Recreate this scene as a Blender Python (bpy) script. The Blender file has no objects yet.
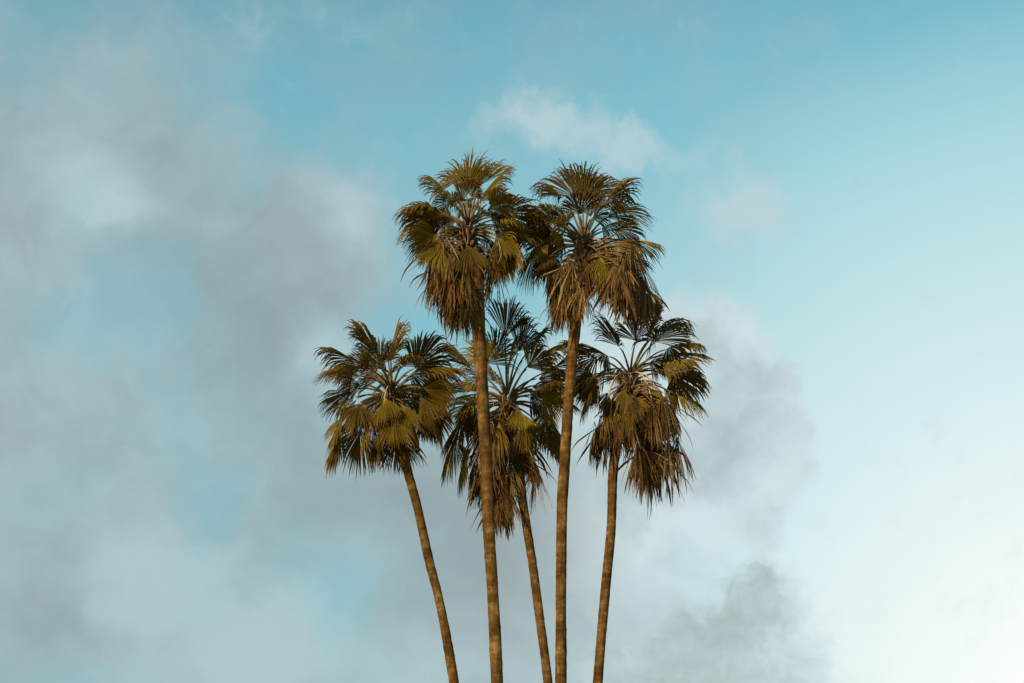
import bpy, math, random
from mathutils import Vector, Matrix, noise as mnoise

R = math.radians
sc = bpy.context.scene
col = sc.collection

# ------------------------------------------------------------------ camera
W, H, LENS, PITCH, CAMZ = 1024, 683, 50.0, 20.0, 1.65
F = LENS / 36.0 * W
cd = bpy.data.cameras.new('camera')
cd.lens = LENS
cd.sensor_width = 36
cd.clip_end = 20000
cam = bpy.data.objects.new('camera', cd)
col.objects.link(cam)
cam.location = (0, 0, CAMZ)
cam.rotation_euler = (R(90 + PITCH), 0, 0)
sc.camera = cam
CP, SP = math.cos(R(PITCH)), math.sin(R(PITCH))


def ray(px, py):
    u, v = (px - W / 2) / F, (H / 2 - py) / F
    return Vector((u, CP - v * SP, SP + v * CP))


def at(px, py, y):
    """the point seen at a picture position, at the distance y in front of the viewer"""
    d = ray(px, py)
    return Vector((0, 0, CAMZ)) + d * (y / d.y)


# ------------------------------------------------------------------ sky
SUN_EL, SUN_AZ = 27.0, -141.0          # degrees; azimuth clockwise from the view direction (+Y)
w = bpy.data.worlds.new('World')
sc.world = w
w.use_nodes = True
nt = w.node_tree
for n_ in list(nt.nodes):
    nt.nodes.remove(n_)


def N(t, **kw):
    n = nt.nodes.new(t)
    for k, v in kw.items():
        setattr(n, k, v)
    return n


def sock(v, s):
    if isinstance(v, bpy.types.NodeSocket):
        nt.links.new(v, s)
    else:
        s.default_value = v


def M(op, a, b=0.0, c=None, clamp=False):
    n = N('ShaderNodeMath', operation=op, use_clamp=clamp)
    sock(a, n.inputs[0]); sock(b, n.inputs[1])
    if c is not None:
        sock(c, n.inputs[2])
    return n.outputs[0]


def V(op, a, b=(0, 0, 0)):
    n = N('ShaderNodeVectorMath', operation=op)
    sock(a, n.inputs[0])
    if op == 'SCALE':
        sock(b, n.inputs['Scale'])
    else:
        sock(b, n.inputs[1])
    return n.outputs['Value'] if op in ('LENGTH', 'DOT_PRODUCT') else n.outputs[0]


def RNG(x, a, b, c=0.0, d=1.0, smooth=True):
    n = N('ShaderNodeMapRange', interpolation_type='SMOOTHSTEP' if smooth else 'LINEAR')
    sock(x, n.inputs['Value'])
    for k, v in zip(('From Min', 'From Max', 'To Min', 'To Max'), (a, b, c, d)):
        sock(v, n.inputs[k])
    return n.outputs[0]


def MIX(f, a, b, mode='MIX'):
    n = N('ShaderNodeMix', data_type='RGBA', blend_type=mode)
    sock(f, n.inputs[0]); sock(a, n.inputs[6]); sock(b, n.inputs[7])
    return n.outputs[2]


def NOISE(vec, scale, detail=4.0, rough=0.5, off=(0, 0, 0), color=False):
    m = V('ADD', vec, off)
    n = N('ShaderNodeTexNoise')
    sock(m, n.inputs['Vector'])
    n.inputs['Scale'].default_value = scale
    n.inputs['Detail'].default_value = detail
    n.inputs['Roughness'].default_value = rough
    return n.outputs['Color'] if color else n.outputs['Fac']


def lin(h, a=1.0):
    c = [int(h[i:i + 2], 16) / 255 for i in (1, 3, 5)]
    return tuple(x / 12.92 if x <= 0.04045 else ((x + 0.055) / 1.055) ** 2.4 for x in c) + (a,)


def azel(px, py):
    d = ray(px, py).normalized()
    return math.atan2(d.x, d.y), math.asin(d.z)


sky = N('ShaderNodeTexSky', sky_type='NISHITA', sun_disc=False)
sky.sun_elevation = R(SUN_EL)
sky.sun_rotation = R(SUN_AZ)
sky.altitude = 50
sky.air_density = 1.0
sky.dust_density = 1.0
tc = N('ShaderNodeTexCoord')
sep = N('ShaderNodeSeparateXYZ')
nt.links.new(tc.outputs['Generated'], sep.inputs[0])
AZ = M('ARCTAN2', sep.outputs[0], sep.outputs[1])
EL = M('ARCSINE', sep.outputs[2])
cmb = N('ShaderNodeCombineXYZ')
nt.links.new(AZ, cmb.inputs[0]); nt.links.new(EL, cmb.inputs[1])
P = cmb.outputs[0]                      # direction in the sky: (azimuth, elevation), radians


def warp(amp1, s1, amp2, s2, off):
    a = V('SCALE', V('SUBTRACT', NOISE(P, s1, 3, 0.5, off, True), (0.5, 0.5, 0.5)), amp1)
    b = V('SCALE', V('SUBTRACT', NOISE(P, s2, 4, 0.55, off, True), (0.5, 0.5, 0.5)), amp2)
    o = V('ADD', P, V('ADD', a, b))
    return V('MULTIPLY', o, (1, 1, 0))


def field(vec, blobs, start=0.0):
    """sum of soft patches of cloud, each (x, y, half width, half height, turn, weight)"""
    acc = None
    for (px, py, rx, ry, rot, wt) in blobs:
        a, e = azel(px, py)
        mp = N('ShaderNodeMapping', vector_type='TEXTURE')
        sock(vec, mp.inputs['Vector'])
        mp.inputs['Location'].default_value = (a, e, 0)
        mp.inputs['Rotation'].default_value = (0, 0, -R(rot))
        mp.inputs['Scale'].default_value = (rx / F / math.cos(e), ry / F, 1)
        v = RNG(V('LENGTH', mp.outputs[0]), 0.0, 1.0, wt, 0.0)
        acc = M('ADD', v, acc if acc is not None else start)
    return acc


# clear air: blue overhead, paling through thin bright haze towards the right-hand horizon
SKY_STRENGTH = 0.15
EXPOSURE = 0.45                         # the photograph is exposed for the trees
K = 2 ** -EXPOSURE / SKY_STRENGTH


def rad(h, m=1.0):
    c = lin(h)
    return (c[0] * K * m, c[1] * K * m, c[2] * K * m, 1)


def veil(px, py, a, b, c, d):
    dv = ray(px, py).normalized()
    dt = V('DOT_PRODUCT', tc.outputs['Generated'], tuple(dv))
    return RNG(M('ARCCOSINE', dt), R(a), R(b), c, d, smooth=False)


air = MIX(1.0, sky.outputs[0], (0.67, 1.13, 0.85, 1), 'MULTIPLY')
low = MIX(RNG(AZ, R(-22), R(20)), rad('#7fb4c3'), rad('#8fcdd8'))
c1 = MIX(RNG(EL, R(38), R(21), 0.0, 0.95), air, low)
f1 = veil(1120, 760, 28.5, 4, 0.0, 1.0)
c2 = MIX(f1, c1, rad('#fbfffd'))

# far cloud bank on the left: a thin broken sheet, then thicker grey billows in it
wa = warp(0.06, 9.0, 0.035, 26.0, (3.1, 1.7, 0.4))
bankA = field(wa, [
    (0, 130, 260, 220, 0, 0.65), (170, 150, 170, 160, 30, 0.65), (300, 270, 170, 160, 30, 0.8), (345, 230, 95, 120, 0, 0.55),
    (120, 330, 300, 170, 0, 0.5), (330, 460, 260, 170, 0, 0.8), (60, 520, 300, 200, 0, 0.55),
    (180, 640, 330, 170, 0, 0.7), (500, 560, 190, 240, 0, 0.9), (560, 680, 200, 170, 0, 0.7),
    (600, 480, 170, 200, 0, 0.6), (-150, 400, 330, 420, 0, 0.9), (-500, 300, 500, 500, 0, 0.9), (1000, 450, 300, 520, 0, -1.6),
    (320, 700, 330, 120, 0, 0.5), (150, 570, 100, 60, 0, 0.3), (290, 640, 100, 70, 0, 0.3), (270, 40, 130, 60, 0, 0.2),
    (70, 320, 110, 60, 0, -0.45), (30, 500, 110, 80, 0, -0.3), (215, 500, 60, 80, 20, -0.35),
    (350, 610, 60, 55, 0, -0.22), (290, 110, 80, 60, 40, -0.35), (415, 330, 45, 40, 0, -0.4),
])
na = NOISE(wa, 15.0, 6, 0.56, (0, 0, 0))
aA = RNG(M('ADD', bankA, M('MULTIPLY_ADD', na, 1.15, -0.575)), -0.30, 1.15, 0.0, 0.86)
nb = NOISE(wa, 11.0, 6, 0.58, (5, 2, 0))
shadeA = M('ADD', field(wa, [(175, 130, 95, 90, 30, .30), (285, 255, 130, 110, 30, .40), (250, 340, 140, 100, 0, .30), (350, 480, 220, 110, 0, .30),
                             (480, 560, 160, 130, 0, .3), (600, 480, 150, 150, 0, .15), (105, 200, 75, 55, 0, -.6), (350, 215, 60, 100, -40, -.35), (330, 355, 70, 60, 0, -.5),
                             (150, 580, 110, 70, 0, -.8), (285, 640, 100, 75, 0, -.9), (20, 640, 100, 70, 0, .2), (190, 520, 70, 50, 0, .15),
                             (250, 680, 400, 60, 0, -.2), (40, 60, 150, 120, 0, .15), (10, 420, 130, 60, 0, .1)], 0.38),
           M('MULTIPLY_ADD', nb, 1.35, -0.675))
colA = MIX(RNG(shadeA, -0.15, 1.05), rad('#b4c8cd'), rad('#949d9e'))
c3 = MIX(aA, c2, colA)

# billowing cloud behind the palms on the right, its rim bright
wb = warp(0.040, 13.0, 0.030, 38.0, (7.7, 4.2, 1.3))
bankB = field(wb, [
    (690, 340, 95, 85, 0, 0.85), (735, 390, 85, 105, 0, 0.9), (700, 470, 130, 120, 0, 0.85), (630, 570, 130, 120, 0, 0.55),
    (770, 450, 65, 95, 0, 0.75), (600, 400, 130, 200, 0, 0.7), (790, 470, 50, 60, 0, 0.3), (750, 530, 80, 60, 0, 0.5),
])
nB = NOISE(wb, 24.0, 7, 0.58, (1, 9, 0))
aB = RNG(M('ADD', bankB, M('MULTIPLY_ADD', nB, 0.7, -0.35)), 0.12, 0.75, 0.0, 0.92)
shB = M('ADD', field(wb, [(690, 345, 70, 60, 0, .35), (735, 410, 60, 70, 0, .4), (640, 470, 120, 110, 0, .5), (720, 490, 90, 50, 0, .1), (690, 550, 80, 50, 0, -.7)], 0.28),
        M('MULTIPLY_ADD', nB, 1.4, -0.7))
colB = MIX(RNG(shB, 0.0, 1.0), rad('#d2e3e6'), rad('#abbcc0'))
c4 = MIX(aB, c3, colB)

# low grey cumulus at the lower right, reaching in behind the stems
wc = warp(0.030, 18.0, 0.028, 50.0, (2.2, 8.1, 3.3))
bankC = field(wc, [
    (765, 590, 62, 45, 0, 0.95), (725, 630, 90, 55, 0, 0.95), (805, 650, 55, 75, 0, 0.85), (680, 670, 120, 60, 0, 0.9), (760, 720, 150, 100, 0, 1.0),
    (650, 670, 120, 75, 0, 0.95), (590, 720, 150, 80, 0, 0.6),
])
nC = NOISE(wc, 34.0, 7, 0.6, (4, 4, 0))
aC = RNG(M('ADD', bankC, M('MULTIPLY_ADD', nC, 1.1, -0.55)), 0.0, 1.05, 0.0, 0.88)
shC = M('ADD', field(wc, [(750, 590, 70, 45, 0, .4), (710, 640, 90, 60, 0, .4), (815, 640, 50, 70, 0, -.3), (650, 690, 90, 50, 0, .2)], 0.42),
        M('MULTIPLY_ADD', nC, 1.3, -0.65))
colC = MIX(RNG(shC, 0.0, 1.0), rad('#cbdfe1'), rad('#a3b4b4'))
c5 = MIX(aC, c4, colC)

# small white wisps above
wd = warp(0.040, 16.0, 0.036, 50.0, (9.4, 2.6, 5.3))
bankD = field(wd, [
    (535, 112, 85, 42, 0, 0.85), (590, 140, 95, 40, 12, 0.85), (668, 150, 80, 28, 8, 0.75), (500, 150, 70, 40, 0, 0.35), (610, 165, 80, 30, 0, 0.35),
    (738, 208, 78, 60, 0, 1.0), (770, 220, 50, 50, 0, 0.4), (110, 198, 60, 42, 0, 0.55), (360, 215, 60, 70, -30, 0.5), (325, 355, 70, 50, 0, 0.55),
    (300, 25, 150, 40, 0, 0.25), (1010, 330, 60, 40, 0, 0.1),
])
nD = NOISE(wd, 30.0, 6, 0.6, (6, 1, 0))
aD = RNG(M('ADD', bankD, M('MULTIPLY_ADD', nD, 1.5, -0.75)), 0.05, 1.15, 0.0, 0.75)
c6 = MIX(aD, c5, rad('#bdd2d8'))
bg = N('ShaderNodeBackground')
sock(c6, bg.inputs[0])
bg.inputs[1].default_value = SKY_STRENGTH
wo = N('ShaderNodeOutputWorld')
nt.links.new(bg.outputs[0], wo.inputs[0])

# ------------------------------------------------------------------ sun
sl = bpy.data.lights.new('sun', 'SUN')
sl.energy = 4.5
sl.angle = R(0.6)
sl.color = (1.0, 0.80, 0.50)
so = bpy.data.objects.new('sun', sl)
col.objects.link(so)
sd = Vector((math.sin(R(SUN_AZ)) * math.cos(R(SUN_EL)), math.cos(R(SUN_AZ)) * math.cos(R(SUN_EL)), math.sin(R(SUN_EL))))
so.rotation_euler = sd.to_track_quat('Z', 'Y').to_euler()
so.location = (0, 0, 60)

vs = sc.view_settings
vs.view_transform = 'Standard'
vs.look = 'None'
vs.exposure = EXPOSURE
vs.gamma = 1.0
vs.use_curve_mapping = False


# ------------------------------------------------------------------ materials
def new_mat(name, rough=0.6, spec=0.3):
    m = bpy.data.materials.new(name)
    m.use_nodes = True
    t = m.node_tree
    b = t.nodes['Principled BSDF']
    b.inputs['Roughness'].default_value = rough
    b.inputs['Specular IOR Level'].default_value = spec
    return m, t, b


def nd(t, kind, ins=None, **kw):
    n = t.nodes.new(kind)
    for k, v in kw.items():
        setattr(n, k, v)
    for k, v in (ins or {}).items():
        if isinstance(v, bpy.types.NodeSocket):
            t.links.new(v, n.inputs[k])
        else:
            n.inputs[k].default_value = v
    return n


def ramp(t, fac, stops):
    r = t.nodes.new('ShaderNodeValToRGB')
    while len(r.color_ramp.elements) < len(stops):
        r.color_ramp.elements.new(0.5)
    for e, (p, c) in zip(r.color_ramp.elements, stops):
        e.position = p
        e.color = tuple(c) + (1,)
    t.links.new(fac, r.inputs[0])
    return r.outputs[0]


def leaf_material(name, base_c, mid_c, tip_c, dark_c, wilt_c, transl):
    """colour runs along each segment of the fan (UV x) and varies from segment to segment (UV y) and frond to frond"""
    m, t, b = new_mat(name, 0.6, 0.04)
    uv = nd(t, 'ShaderNodeUVMap')
    sp = nd(t, 'ShaderNodeSeparateXYZ', {0: uv.outputs[0]})
    along = ramp(t, sp.outputs[0], [(0.0, base_c), (0.22, mid_c), (0.62, mid_c), (1.0, tip_c)])
    inf = nd(t, 'ShaderNodeObjectInfo')
    geo = nd(t, 'ShaderNodeNewGeometry')
    nz = nd(t, 'ShaderNodeTexNoise', {'Vector': geo.outputs['Position'], 'Scale': 3.0, 'Detail': 3.0})
    a = nd(t, 'ShaderNodeMath', {0: inf.outputs['Random'], 1: 0.9, 2: -0.15}, operation='MULTIPLY_ADD')
    bb = nd(t, 'ShaderNodeMath', {0: sp.outputs[1], 1: 0.55, 2: a.outputs[0]}, operation='MULTIPLY_ADD')
    c = nd(t, 'ShaderNodeMath', {0: nz.outputs[0], 1: 0.9, 2: bb.outputs[0]}, operation='MULTIPLY_ADD')
    f = nd(t, 'ShaderNodeMapRange', {'Value': c.outputs[0], 'From Min': 0.45, 'From Max': 1.4})
    mx = nd(t, 'ShaderNodeMix', {0: f.outputs[0], 6: along, 7: tuple(dark_c) + (1,)}, data_type='RGBA')
    wn = nd(t, 'ShaderNodeTexWhiteNoise', {'W': inf.outputs['Random']}, noise_dimensions='1D')
    wl = nd(t, 'ShaderNodeMapRange', {'Value': wn.outputs['Value'], 'From Min': 0.6, 'From Max': 1.0, 'To Max': 0.75})
    m2 = nd(t, 'ShaderNodeMix', {0: wl.outputs[0], 6: mx.outputs[2], 7: tuple(wilt_c) + (1,)}, data_type='RGBA')
    t.links.new(m2.outputs[2], b.inputs['Base Color'])
    tr = nd(t, 'ShaderNodeBsdfTranslucent', {'Color': m2.outputs[2]})
    ms = nd(t, 'ShaderNodeMixShader', {0: transl, 1: b.outputs[0], 2: tr.outputs[0]})
    t.links.new(ms.outputs[0], t.nodes['Material Output'].inputs[0])
    return m


GREEN = leaf_material('palm_leaf', (0.44, 0.29, 0.03), (0.170, 0.112, 0.010), (0.20, 0.108, 0.024), (0.080, 0.047, 0.010), (0.25, 0.170, 0.016), 0.33)
DEAD = leaf_material('dry_palm_leaf', (0.20, 0.110, 0.036), (0.155, 0.080, 0.024), (0.24, 0.135, 0.046), (0.060, 0.028, 0.009), (0.35, 0.225, 0.10), 0.24)


def stalk_material(name, c0, c1):
    m, t, b = new_mat(name, 0.5, 0.3)
    geo = nd(t, 'ShaderNodeNewGeometry')
    nz = nd(t, 'ShaderNodeTexNoise', {'Vector': geo.outputs['Position'], 'Scale': 6.0, 'Detail': 3.0})
    t.links.new(ramp(t, nz.outputs[0], [(0.3, c0), (0.7, c1)]), b.inputs['Base Color'])
    return m


STALK = stalk_material('leaf_stalk', (0.060, 0.036, 0.010), (0.14, 0.088, 0.022))
DRYSTALK = stalk_material('dry_leaf_stalk', (0.07, 0.036, 0.012), (0.17, 0.10, 0.038))
FLOWER = stalk_material('dry_flower_stalk', (0.34, 0.23, 0.12), (0.46, 0.33, 0.19))
HEART = stalk_material('leaf_base_fibre', (0.035, 0.018, 0.007), (0.10, 0.052, 0.018))


def bark_material():
    m, t, b = new_mat('palm_bark', 0.9, 0.05)
    tcn = nd(t, 'ShaderNodeTexCoord')
    uv = nd(t, 'ShaderNodeUVMap')
    mp = nd(t, 'ShaderNodeMapping', {'Vector': uv.outputs[0], 'Scale': (1.0, 1.0, 1.0)})
    big = nd(t, 'ShaderNodeTexNoise', {'Vector': tcn.outputs['Object'], 'Scale': 2.2, 'Detail': 5.0, 'Roughness': 0.6})
    mp2 = nd(t, 'ShaderNodeMapping', {'Vector': tcn.outputs['Object'], 'Scale': (22.0, 22.0, 3.0)})
    fis = nd(t, 'ShaderNodeTexNoise', {'Vector': mp2.outputs[0], 'Scale': 1.0, 'Detail': 4.0, 'Roughness': 0.6})
    mp3 = nd(t, 'ShaderNodeMapping', {'Vector': tcn.outputs['Object'], 'Scale': (1.2, 1.2, 9.0)})
    rin = nd(t, 'ShaderNodeTexNoise', {'Vector': mp3.outputs[0], 'Scale': 1.0, 'Detail': 3.0, 'Roughness': 0.6})
    s1 = nd(t, 'ShaderNodeMath', {0: big.outputs[0], 1: 0.75, 2: -0.05}, operation='MULTIPLY_ADD')
    s2 = nd(t, 'ShaderNodeMath', {0: fis.outputs[0], 1: 0.35, 2: s1.outputs[0]}, operation='MULTIPLY_ADD')
    s3 = nd(t, 'ShaderNodeMath', {0: rin.outputs[0], 1: 0.28, 2: s2.outputs[0]}, operation='MULTIPLY_ADD')
    spk = nd(t, 'ShaderNodeTexNoise', {'Vector': tcn.outputs['Object'], 'Scale': 8.0, 'Detail': 6.0, 'Roughness': 0.7})
    s3 = nd(t, 'ShaderNodeMath', {0: spk.outputs[0], 1: 0.4, 2: s3.outputs[0]}, operation='MULTIPLY_ADD')
    s3 = nd(t, 'ShaderNodeMath', {0: s3.outputs[0], 1: 0.2}, operation='SUBTRACT')
    c = ramp(t, s3.outputs[0], [(0.48, (0.036, 0.017, 0.005)), (0.60, (0.072, 0.036, 0.010)), (0.69, (0.108, 0.057, 0.017)), (0.82, (0.20, 0.12, 0.048))])
    t.links.new(c, b.inputs['Base Color'])
    bp = nd(t, 'ShaderNodeBump', {'Strength': 0.7, 'Distance': 0.03, 'Height': s3.outputs[0]})
    t.links.new(bp.outputs[0], b.inputs['Normal'])
    return m


BARK = bark_material()


# ------------------------------------------------------------------ helpers
def tag(o, label=None, cat=None, group=None, kind=None):
    for k, v in (('label', label), ('category', cat), ('group', group), ('kind', kind)):
        if v:
            o[k] = v
    return o


class MB:
    """collects vertices, faces and UVs and links them as ONE mesh object"""

    def __init__(self):
        self.v, self.f, self.uv, self.mi = [], [], [], []

    def tube(self, pts, rads, n=5, mi=0):
        b = len(self.v)
        K_ = len(pts)
        ref = Vector((0.31, 0.83, 0.46))
        for i, p in enumerate(pts):
            d = (pts[min(i + 1, K_ - 1)] - pts[max(i - 1, 0)]).normalized()
            s = d.cross(ref).normalized()
            u = s.cross(d)
            for k in range(n):
                a = 2 * math.pi * k / n
                self.v.append(p + (s * math.cos(a) + u * math.sin(a)) * rads[i])
                self.uv.append((i / (K_ - 1), k / n))
        for i in range(K_ - 1):
            for k in range(n):
                k2 = (k + 1) % n
                self.f.append((b + i * n + k, b + i * n + k2, b + (i + 1) * n + k2, b + (i + 1) * n + k))
                self.mi.append(mi)
        self.f.append(tuple(b + (K_ - 1) * n + k for k in range(n))); self.mi.append(mi)
        self.f.append(tuple(b + k for k in reversed(range(n)))); self.mi.append(mi)

    def build(self, name, mats, parent=None, smooth=False):
        me = bpy.data.meshes.new(name)
        me.from_pydata([tuple(p) for p in self.v], [], self.f)
        for m in (mats if isinstance(mats, (list, tuple)) else [mats]):
            me.materials.append(m)
        ul = me.uv_layers.new(name='UVMap')
        li = [0] * len(me.loops)
        me.loops.foreach_get('vertex_index', li)
        flat = []
        for i in li:
            flat.extend(self.uv[i])
        ul.data.foreach_set('uv', flat)
        me.polygons.foreach_set('material_index', self.mi)
        me.polygons.foreach_set('use_smooth', [smooth] * len(me.polygons))
        me.update()
        o = bpy.data.objects.new(name, me)
        col.objects.link(o)
        o.parent = parent
        return o


def bez(a, b, c, n):
    return [a * (1 - s) ** 2 + b * 2 * s * (1 - s) + c * s * s for s in [i / (n - 1) for i in range(n)]]


Z = Vector((0, 0, 1))


def blade(mb, rng, base, t, up, L, nseg, amax, fold, droop, tipdroop, rough, close=0.0, join=0.66):
    """one fan blade: nseg pleated segments, joined to about half their length, their free tips hanging"""
    t = t.normalized()
    s = t.cross(up).normalized()
    n = s.cross(t).normalized()
    K_ = 9
    da = 2 * amax / nseg
    for j in range(nseg):
        q = (j + 0.5) / nseg * 2 - 1
        al = q * amax + rng.uniform(-0.25, 0.25) * da
        ln = L * (0.66 + 0.34 * math.cos(al * 0.62)) * rng.uniform(0.82, 1.08)
        d = t * math.cos(al) + s * math.sin(al)
        d = d - n * (fold * abs(math.sin(al * 0.5)) ** 1.2)
        d = (d + Vector((rng.gauss(0, 1), rng.gauss(0, 1), rng.gauss(0, 1))) * rough).normalized()
        p = base + t * (L * 0.10 * max(0.0, math.cos(al)))
        dr = droop * (1 + rough * rng.uniform(-2, 2))
        td = tipdroop * rng.uniform(0.3, 1.9)
        joined = join + rng.uniform(-0.06, 0.06)
        curl = Vector((rng.gauss(0, 1), rng.gauss(0, 1), rng.gauss(0, 0.6))) * (rough * 0.9 + 0.13)
        wmax = ln * joined * math.tan(da * 0.5) * 1.3 * (1 - close)
        b = len(mb.v)
        rv = rng.random()
        for k in range(K_):
            x = k / (K_ - 1)
            if k:
                g = dr * x + (td * ((x - joined) / (1 - joined)) ** 1.2 if x > joined else 0.0)
                e = (d - Z * g + (curl * (x - joined) * 2 if x > joined else Vector((0, 0, 0)))).normalized()
                p = p + e * (ln / (K_ - 1))
            else:
                e = d
            wv = wmax * (x / joined) if x < joined else wmax * 0.84 * max(0.05, 1 - (x - joined) / (1 - joined)) ** 0.8
            wv = max(wv, 0.004)
            sv = e.cross(n)
            if sv.length < 0.15:
                sv = s
            sv = sv.normalized()
            nn = sv.cross(e).normalized()
            mb.v += [p - sv * wv, p + nn * (wv * 0.85), p + sv * wv]
            mb.uv += [(x, rv)] * 3
        for k in range(K_ - 1):
            o = b + k * 3
            mb.f += [(o, o + 1, o + 4, o + 3), (o + 1, o + 2, o + 5, o + 4)]
            mb.mi += [0, 0]


def frond(root, rng, hub, base, tip, dead=False, twist=0.0, rise=0.22, **kw):
    """a fan leaf: leafy blade (the frond's own mesh) with its stalk as a sub-part"""
    v = base - hub
    if not dead:                                # stalks spring from different heights round the bud
        vd = v.normalized()
        hub = hub + Vector((vd.x, vd.y, 0)) * 0.12 + Z * (0.25 * vd.z - 0.12 + rng.uniform(-0.12, 0.12))
        v = base - hub
    ctrl = hub + v * 0.5 + Z * (rise * v.length)
    pts = bez(hub, ctrl, base, 9)
    t = (tip - base)
    L = t.length
    t.normalize()
    rad_ = Vector((t.x, t.y, 0))
    if rad_.length < 0.25:
        rad_ = Vector((v.x, v.y, 0)) if Vector((v.x, v.y, 0)).length > 0.1 else Vector((0, -1, 0))
    rad_.normalize()
    up = (Z - t * t.z)
    if up.length < 0.3:
        up = rad_ * (-1 if t.z > 0 else 1)
        up = up - t * up.dot(t)
    up.normalize()
    up = Matrix.Rotation(twist, 3, t) @ up
    mb = MB()
    o = dict(nseg=int(rng.uniform(42, 54)), amax=rng.uniform(1.2, 1.75), fold=rng.uniform(0.2, 0.6), droop=rng.uniform(0.15, 0.4), tipdroop=rng.uniform(0.6, 1.8), rough=0.02, close=0.0, join=rng.uniform(0.62, 0.77))
    o.update(kw)
    lean = o.pop('lift', 0.12)
    blade(mb, rng, base, (t + Z * lean), up, L * 1.10, o['nseg'], o['amax'], o['fold'], o['droop'], o['tipdroop'], o['rough'], o['close'], o['join'])
    f = mb.build('dead_frond' if dead else 'frond', DEAD if dead else GREEN, root)
    sb = MB()
    n_ = len(pts)
    sb.tube(pts, [0.042 - 0.025 * i / (n_ - 1) for i in range(n_)], 5)
    sb.build('leaf_stalk', DRYSTALK if dead else STALK, f, True)
    return f


def frond_px(root, rng, hub, Y, spec):
    """a frond whose blade starts and ends where the photograph shows it; sg: -1 reaches towards the viewer, 1 away"""
    bx, by, tx, ty = spec[:4]
    sg = spec[4] if len(spec) > 4 else 0
    kw = spec[5] if len(spec) > 5 else {}
    b0 = at(bx, by, Y)
    d2 = (b0 - hub).length
    off = math.sqrt(max(0.0, 1.25 ** 2 - d2 ** 2))
    yb = Y + sg * max(off, 0.15)
    base = at(bx, by, yb)
    t0 = at(tx, ty, yb)
    off2 = math.sqrt(max(0.0, 1.3 ** 2 - (t0 - base).length ** 2))
    tip = at(tx, ty, yb + sg * off2 * 0.8)
    tip = base + (tip - base).normalized() * min(1.28, (tip - base).length)
    k = dict(twist=rng.uniform(-0.8, 0.8))
    if sg < 0:
        tip = base + (tip - base).normalized() * min(1.02, (tip - base).length)
        k['amax'] = rng.uniform(0.75, 1.15)
    elif ty < by - 25:
        k.update(amax=rng.uniform(0.95, 1.45), droop=rng.uniform(0.05, 0.3), fold=rng.uniform(-0.1, 0.5))
    else:
        k.update(droop=rng.uniform(0.3, 0.75), amax=rng.uniform(1.0, 1.45))
    k.update(kw)
    return frond(root, rng, hub, base, tip, **k)


def trunk(root, rng, pts, rads):
    """tapered ringed stem through the given points"""
    fine = []
    seglen = 0.055
    # Catmull-Rom through the points
    P_ = [pts[0] * 2 - pts[1]] + pts + [pts[-1] * 2 - pts[-2]]
    for i in range(1, len(P_) - 2):
        a, b, c, d = P_[i - 1:i + 3]
        m = max(2, int((c - b).length / seglen))
        for k in range(m):
            s = k / m
            p = 0.5 * ((2 * b) + (c - a) * s + (2 * a - 5 * b + 4 * c - d) * s * s + (3 * b - a - 3 * c + d) * s ** 3)
            r = rads[i - 1] * (1 - s) + rads[i] * s
            fine.append((p, r))
    fine.append((pts[-1], rads[-1]))
    mb = MB()
    n = 22
    h = 0.0
    off = rng.uniform(0, 50)
    nxt = 0.0
    prev = fine[0][0]
    for i, (p, r) in enumerate(fine):
        h += (p - prev).length
        prev = p
        d = (fine[min(i + 1, len(fine) - 1)][0] - fine[max(i - 1, 0)][0]).normalized()
        s = d.cross(Vector((0, 1, 0))).normalized()
        u = s.cross(d)
        ph = (h / 0.15 + 1.6 * mnoise.noise((0, 0, h * 0.8 + off))) % 1.0
        ring = 0.022 * (1 - ph) ** 2
        for k in range(n):
            a = 2 * math.pi * k / n
            c_, s_ = math.cos(a), math.sin(a)
            nz = 0.09 * mnoise.noise((c_ * 1.6, s_ * 1.6, h * 0.9 + off)) + 0.08 * mnoise.noise((c_ * 3, s_ * 3, h * 5 + off)) + 0.05 * mnoise.noise((0, 0, h * 0.5 + 9 + off))
            mb.v.append(p + (s * c_ + u * s_) * (r * (1 + ring + nz)))
            mb.uv.append((k / n, h))
    for i in range(len(fine) - 1):
        for k in range(n):
            k2 = (k + 1) % n
            mb.f.append((i * n + k, i * n + k2, (i + 1) * n + k2, (i + 1) * n + k))
            mb.mi.append(0)
    mb.f.append(tuple((len(fine) - 1) * n + k for k in range(n))); mb.mi.append(0)
    return mb.build('trunk', BARK, root, True)


def heart(root, rng, hub, r):
    """tight cluster of old leaf bases where the stalks leave the stem"""
    mb = MB()
    for k in range(84):
        a = k * 2.39996
        z0 = -1.75 + 1.65 * k / 84 + rng.uniform(-0.05, 0.05)
        if z0 < -1.0 and rng.random() < 0.45:
            continue
        out = r * (1.0 - 0.35 * max(0, z0 + 0.2))
        p0 = hub + Vector((math.cos(a) * out * 0.75, math.sin(a) * out * 0.75, z0 - 0.12))
        p1 = hub + Vector((math.cos(a) * (out + 0.05), math.sin(a) * (out + 0.05), z0 + 0.10))
        p2 = hub + Vector((math.cos(a) * (out + rng.uniform(0.06, 0.2)), math.sin(a) * (out + rng.uniform(0.06, 0.2)), z0 + rng.uniform(0.16, 0.30)))
        mb.tube([p0, p1, p2], [0.06, 0.05, 0.022], 5)
    return mb.build('leaf_base', HEART, root, True)


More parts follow.
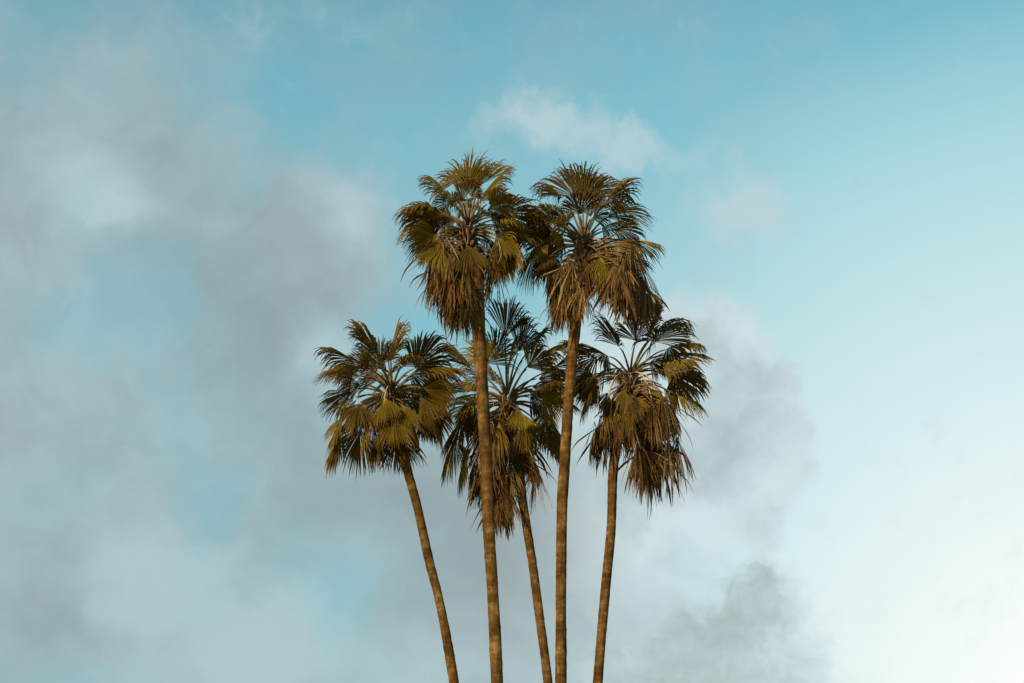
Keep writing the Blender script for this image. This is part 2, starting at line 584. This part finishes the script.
def flower_stalk(root, rng, hub, az, length, drop):
    out = Vector((math.cos(az), math.sin(az), 0))
    a = hub
    c = hub + out * length - Z * drop
    b = hub + out * length * 0.75 + Z * 0.35
    pts = bez(a, b, c, 14)
    mb = MB()
    mb.tube(pts, [0.022 - 0.012 * i / 13 for i in range(14)], 5)
    for k in range(16):
        p = pts[5 + k % 9]
        e = p + Vector((rng.gauss(0, 0.10), rng.gauss(0, 0.10), -rng.uniform(0.2, 0.6)))
        m = (p + e) * 0.5 + Vector((rng.gauss(0, 0.05), rng.gauss(0, 0.05), 0.05))
        mb.tube(bez(p, m, e, 5), [0.009, 0.009, 0.008, 0.007, 0.004], 3)
    return mb.build('flower_stalk', FLOWER, root, True)


# ------------------------------------------------------------------ ground
gm, gt, gb = new_mat('bounce_sand_ground', 0.9, 0.1)
gc = nd(gt, 'ShaderNodeTexCoord')
g1 = nd(gt, 'ShaderNodeTexNoise', {'Vector': gc.outputs['Object'], 'Scale': 0.35, 'Detail': 8.0})
gt.links.new(ramp(gt, g1.outputs[0], [(0.35, (0.22, 0.16, 0.09)), (0.65, (0.42, 0.32, 0.20))]), gb.inputs['Base Color'])  # unseen ground, sand tone raised to bounce warm light up under the crowns
g = MB()
GN, GS = 24, 6000.0
for i in range(GN + 1):
    for j in range(GN + 1):
        g.v.append(Vector((-GS + 2 * GS * i / GN, -GS + 2 * GS * j / GN, 0)))
        g.uv.append((i / GN, j / GN))
for i in range(GN):
    for j in range(GN):
        a = i * (GN + 1) + j
        g.f.append((a, a + GN + 1, a + GN + 2, a + 1)); g.mi.append(0)
tag(g.build('ground', gm), kind='structure')


# ------------------------------------------------------------------ palms
def palm(name, label, seed, Y, hubpx, trunkpx, widths, fronds, fill, skirt, stalks, dy=0.0):
    rng = random.Random(seed)
    hub = at(hubpx[0], hubpx[1], Y)
    pts = [at(x, y, Y) for x, y in trunkpx]        # from the top down
    rads = []
    for p, wpx in zip(pts, widths):
        dist = (p - Vector((0, 0, CAMZ))).length
        rads.append(wpx * 0.455 / F * dist)
    # on down to the ground, out of the picture
    lo, lo2 = pts[-1], pts[-2]
    sl_ = (lo - lo2) / (lo2.z - lo.z)
    foot = Vector((lo.x + sl_.x * lo.z * 0.6, Y + dy, 0))
    mid = Vector((lo.x + sl_.x * lo.z * 0.4, Y + dy * 0.6, lo.z * 0.45))
    pts += [mid, foot + Z * 0.5, foot - Z * 0.05]
    rads += [rads[-1] * 1.1, rads[-1] * 1.35, rads[-1] * 1.7]
    root = bpy.data.objects.new(name, None)
    col.objects.link(root)
    root.location = foot
    root.empty_display_size = 0.5
    tag(root, label, 'palm tree', 'clump of tall fan palms')
    holder = root
    Minv = -foot
    before = set(o.name for o in bpy.data.objects)
    trunk(root, rng, [p for p in reversed(pts)], list(reversed(rads)))
    heart(root, rng, hub, rads[0] * 0.95)
    for sp_ in fronds:
        frond_px(root, rng, hub, Y, sp_)
    for (n, el0, el1, az0, az1, lp) in fill:
        for k in range(n):
            az = R(rng.uniform(az0, az1)); el = R(rng.uniform(el0, el1))
            d = Vector((math.sin(az) * math.cos(el), math.cos(az) * math.cos(el), math.sin(el)))
            b = hub + d * lp * rng.uniform(0.85, 1.1)
            el2 = el - R(rng.uniform(10, 40))
            d2 = Vector((math.sin(az) * math.cos(el2), math.cos(az) * math.cos(el2), math.sin(el2)))
            frond(root, rng, hub, b, b + d2 * rng.uniform(0.7, 1.0), twist=rng.uniform(-1.2, 1.2), amax=rng.uniform(0.8, 1.35), droop=rng.uniform(0.25, 0.8))
    for (n, z0, z1, r0, r1, az0, az1, l0, l1) in skirt:
        for k in range(n):
            if k % 4 == 0:                      # old leaves hang in bunches
                cl = (rng.uniform(az0, az1), rng.uniform(z0, z1), r0 + (r1 - r0) * rng.random() ** 0.8, rng.uniform(l0, l1))
            az = R(cl[0] + rng.gauss(0, 13))
            out = Vector((math.sin(az), math.cos(az), 0))
            z = cl[1] + rng.gauss(0, 0.14)
            rr = max(0.25, cl[2] + rng.gauss(0, 0.10))
            h0 = hub - Z * (0.25 + rng.uniform(0.2, 0.9) * max(0.1, z)) + out * 0.1
            b = hub + out * rr - Z * z
            tl = b - Z * (cl[3] * rng.uniform(0.55, 1.1)) + out * rng.uniform(-0.2, 0.2) + Vector((rng.gauss(0, .12), rng.gauss(0, .12), 0))
            if k % 4 == 3 and rng.random() < 0.7:          # torn leaf down to a few long strings
                tl = tl - Z * 0.35
                frond(root, rng, h0, b, tl, dead=True, twist=rng.uniform(-1.2, 1.2), rise=0.2, nseg=11, amax=rng.uniform(0.15, 0.4), fold=0.4,
                      droop=0.5, tipdroop=0.8, rough=0.34, close=-0.05, lift=0.0)
                continue
            frond(root, rng, h0, b, tl, dead=True, twist=rng.uniform(-1.2, 1.2), rise=0.25, nseg=26, amax=rng.uniform(0.25, 0.8), fold=0.7,
                  droop=0.7, tipdroop=1.2, rough=rng.choice((0.06, 0.12, 0.2, 0.34)), close=rng.uniform(0.0, 0.5), lift=0.0)
    for (az, ln, dp) in stalks:
        flower_stalk(root, rng, hub, R(az), ln, dp)
    # the parts were laid out in world space: hang them on the foot without moving them
    for ch in root.children:
        ch.data.transform(Matrix.Translation(-foot))
        for c2_ in ch.children:
            c2_.data.transform(Matrix.Translation(-foot))
    return root


def zx(ox, oy, s, lst):
    """picture positions noted on enlargements of the photograph"""
    out = []
    for e in lst:
        out.append((ox + e[0] / s, oy + e[1] / s, ox + e[2] / s, oy + e[3] / s) + tuple(e[4:]))
    return out


palm('fan_palm', 'tall palm whose thick trunk stands in front of the lowest palm, ragged brown skirt', 11, 40.0,
     (468, 227), [(474, 250), (477, 300), (481, 370), (486, 455), (489, 532), (493, 595), (497, 683)], [15, 16, 14, 13, 12.5, 12.5, 13],
     zx(380, 140, 3.41, [
         (190, 325, 45, 395, -1), (215, 262, 50, 240, 0), (235, 190, 165, 105, 0), (295, 180, 310, 45, 0), (345, 190, 445, 90, 0),
         (365, 220, 475, 195, -1), (400, 262, 540, 225, 0), (400, 330, 510, 480, 0), (300, 355, 315, 460, -1, dict(amax=0.8)), (215, 370, 175, 450, -1),
         (250, 200, 220, 240, 1), (340, 160, 380, 70, 1), (260, 150, 250, 90, 1), (420, 300, 560, 330, 1), (390, 360, 430, 480, 1), (200, 300, 60, 310, 1),
         (180, 250, 90, 190, 1)]),
     [(9, 0, 70, -90, 90, 0.9), (8, -35, 40, 45, 115, 1.05), (8, -35, 40, 245, 315, 1.05), (4, 20, 60, 120, 240, 0.9)],
     [(34, 0.5, 1.7, 0.3, 1.0, 190, 320, 0.9, 1.4), (22, 0.3, 1.2, 0.3, 0.9, 20, 150, 0.8, 1.3), (36, 1.4, 2.5, 0.25, 0.5, 90, 350, 0.7, 1.2)],
     [(200, 1.0, 0.6), (-20, 1.1, 1.0)])

palm('fan_palm', 'tall palm with upright top fans and a brown skirt bulging far out to the right', 23, 41.0,
     (583, 242), [(579, 270), (576, 320), (571, 369), (565, 455), (562, 517), (561, 600), (561, 683)], [12, 12.5, 12, 12, 11.5, 11.5, 12],
     zx(520, 140, 3.415, [
         (150, 205, 70, 120, 0), (215, 215, 255, 55, 0), (290, 215, 385, 130, 0), (295, 265, 405, 235, -1), (185, 200, 185, 80, 1), (240, 270, 250, 140, -1, dict(lift=0.3)),
         (375, 345, 490, 355, 0), (110, 265, -10, 225, 0), (60, 370, -10, 490, 0), (275, 395, 315, 520, -1), (110, 450, 85, 620, -1), (330, 250, 400, 190, 1),
         (250, 180, 320, 100, 1), (60, 300, -20, 330, 1), (150, 330, 60, 300, 1), (330, 390, 420, 430, 1)]),
     [(9, 0, 70, -90, 90, 0.9), (8, -35, 40, 45, 115, 1.05), (8, -35, 40, 245, 315, 1.05), (4, 20, 60, 120, 240, 0.9)],
     [(28, 0.4, 1.9, 0.3, 0.9, 0, 360, 1.0, 1.5), (44, 0.0, 1.8, 0.9, 2.0, 65, 150, 0.9, 1.4), (26, 0.7, 2.0, 0.5, 1.2, 200, 300, 0.9, 1.3)],
     [(10, 1.2, 0.9), (-30, 1.0, 1.1), (-10, 1.4, 1.5)])

palm('fan_palm', 'leftmost palm, round crown of drooping green fans on a strongly leaning trunk', 37, 41.5,
     (392, 391), [(400, 445), (408, 473), (418, 510), (429, 560), (440, 604), (454, 683)], [11, 9.5, 9.5, 9.5, 9.5, 10.5],
     zx(300, 300, 3.417, [
         (190, 225, 55, 250, 0), (190, 215, 80, 175, 1), (255, 190, 180, 95, 0), (300, 205, 345, 75, 0, dict(join=0.8, amax=1.3)), (262, 190, 225, 85, 1, dict(join=0.8)), (275, 230, 270, 130, -1, dict(join=0.75)), (240, 240, 150, 190, -1), (350, 230, 410, 150, 1, dict(join=0.8)), (370, 260, 460, 230, 1), (150, 400, 95, 510, 0), (230, 400, 205, 560, -1), (390, 235, 500, 145, 0), (420, 240, 580, 220, 0),
         (415, 300, 560, 330, -1), (180, 305, 50, 400, -1), (140, 450, 95, 570, 0), (265, 455, 240, 625, -1), (205, 350, 215, 460, -1), (380, 400, 420, 550, -1),
         (450, 380, 490, 490, 0), (330, 460, 360, 600, -1), (180, 380, 100, 440, 1), (210, 440, 170, 580, 1), (420, 350, 540, 430, 1), (320, 400, 330, 520, -1)]),
     [(9, 0, 70, -90, 90, 0.9), (9, -45, 30, 45, 120, 1.05), (9, -45, 30, 240, 315, 1.05), (8, -65, -30, 100, 260, 1.05), (3, 20, 60, 120, 240, 0.9), (5, -60, -15, -80, 80, 1.0)],
     [(12, 0.6, 1.3, 0.25, 0.7, 0, 360, 0.9, 1.2)],
     [(-100, 1.0, 1.2)])

palm('fan_palm', 'lowest palm, half hidden behind the two tall trunks, long dead leaves hanging', 53, 43.0,
     (507, 398), [(515, 440), (520, 480), (524, 510), (532, 560), (540, 620), (548, 683)], [11, 10.5, 9.5, 9.5, 9.5, 10],
     zx(420, 290, 2.53, [
         (215, 125, 226, 22, 0, dict(amax=0.8, twist=0.5, fold=0.1, join=0.82)), (248, 160, 275, 75, 0, dict(join=0.8)), (190, 235, 150, 170, 1, dict(join=0.8)), (330, 205, 400, 165, 1, dict(join=0.8)), (270, 200, 330, 150, -1, dict(join=0.8)), (225, 190, 245, 110, 1, dict(join=0.8)), (285, 250, 350, 235, -1), (190, 180, 190, 90, -1, dict(join=0.8)), (320, 260, 390, 290, 1), (150, 260, 90, 220, 1), (290, 175, 395, 112, 0), (295, 225, 400, 225, 0), (310, 310, 350, 480, 0), (110, 325, 40, 470, 0),
         (115, 400, 90, 545, 0), (265, 330, 300, 440, -1), (140, 300, 90, 260, 1), (130, 200, 60, 130, 0), (330, 330, 350, 440, 1), (170, 190, 165, 110, 1), (200, 330, 190, 450, -1),
         (260, 390, 290, 520, -1), (140, 420, 130, 560, -1), (90, 380, 50, 500, 1), (270, 160, 330, 95, 1)]),
     [(5, 0, 60, -90, 90, 0.9), (7, -45, 30, 50, 120, 1.05), (7, -45, 10, 240, 310, 1.05), (6, -65, -40, 100, 260, 1.0), (4, -50, -15, -80, 80, 1.0)],
     [(44, 0.6, 2.2, 0.35, 1.0, 0, 360, 1.0, 1.6), (28, 2.0, 3.5, 0.2, 0.5, 150, 330, 1.0, 1.4)],
     [(60, 1.0, 0.8), (200, 1.1, 1.0)])

palm('fan_palm', 'rightmost palm with spreading bare stalks and a stringy brown skirt', 71, 42.0,
     (630, 375), [(617, 440), (613, 473), (611, 530), (605, 595), (598, 683)], [11, 10.5, 10, 10, 10.5],
     zx(560, 290, 2.844, [
         (245, 150, 290, 30, 0, dict(join=0.8, amax=1.2)), (300, 185, 425, 185, 0), (300, 170, 370, 140, 1, dict(join=0.8)), (270, 150, 340, 80, 1, dict(join=0.8)), (215, 150, 215, 60, 1, dict(join=0.8)), (290, 210, 380, 200, -1), (300, 240, 410, 270, 1, dict(join=0.8)), (140, 190, 60, 150, 1, dict(join=0.8)), (330, 300, 415, 335, 0), (170, 165, 110, 60, 1), (95, 240, 20, 230, 0), (90, 270, 60, 360, 0), (110, 380, 85, 490, 0),
         (190, 330, 175, 430, -1, dict(amax=0.55)), (300, 310, 350, 400, -1), (140, 330, 110, 440, -1), (260, 340, 280, 440, -1, dict(amax=0.5)), (110, 200, 20, 150, 1), (320, 240, 400, 260, 1),
         (280, 120, 320, 60, 1)]),
     [(5, 0, 60, -90, 90, 0.9), (6, -45, 20, 50, 120, 1.05), (7, -45, 10, 240, 310, 1.05), (6, -65, -40, 100, 260, 1.0), (4, -50, -15, -80, 80, 1.0)],
     [(50, 0.6, 2.6, 0.3, 1.15, 0, 360, 1.0, 1.6), (36, 0.5, 2.3, 0.6, 1.4, 60, 150, 1.0, 1.6)],
     [(-25, 1.2, 2.2), (-45, 1.0, 2.0), (10, 1.4, 2.1), (200, 0.9, 1.6)])
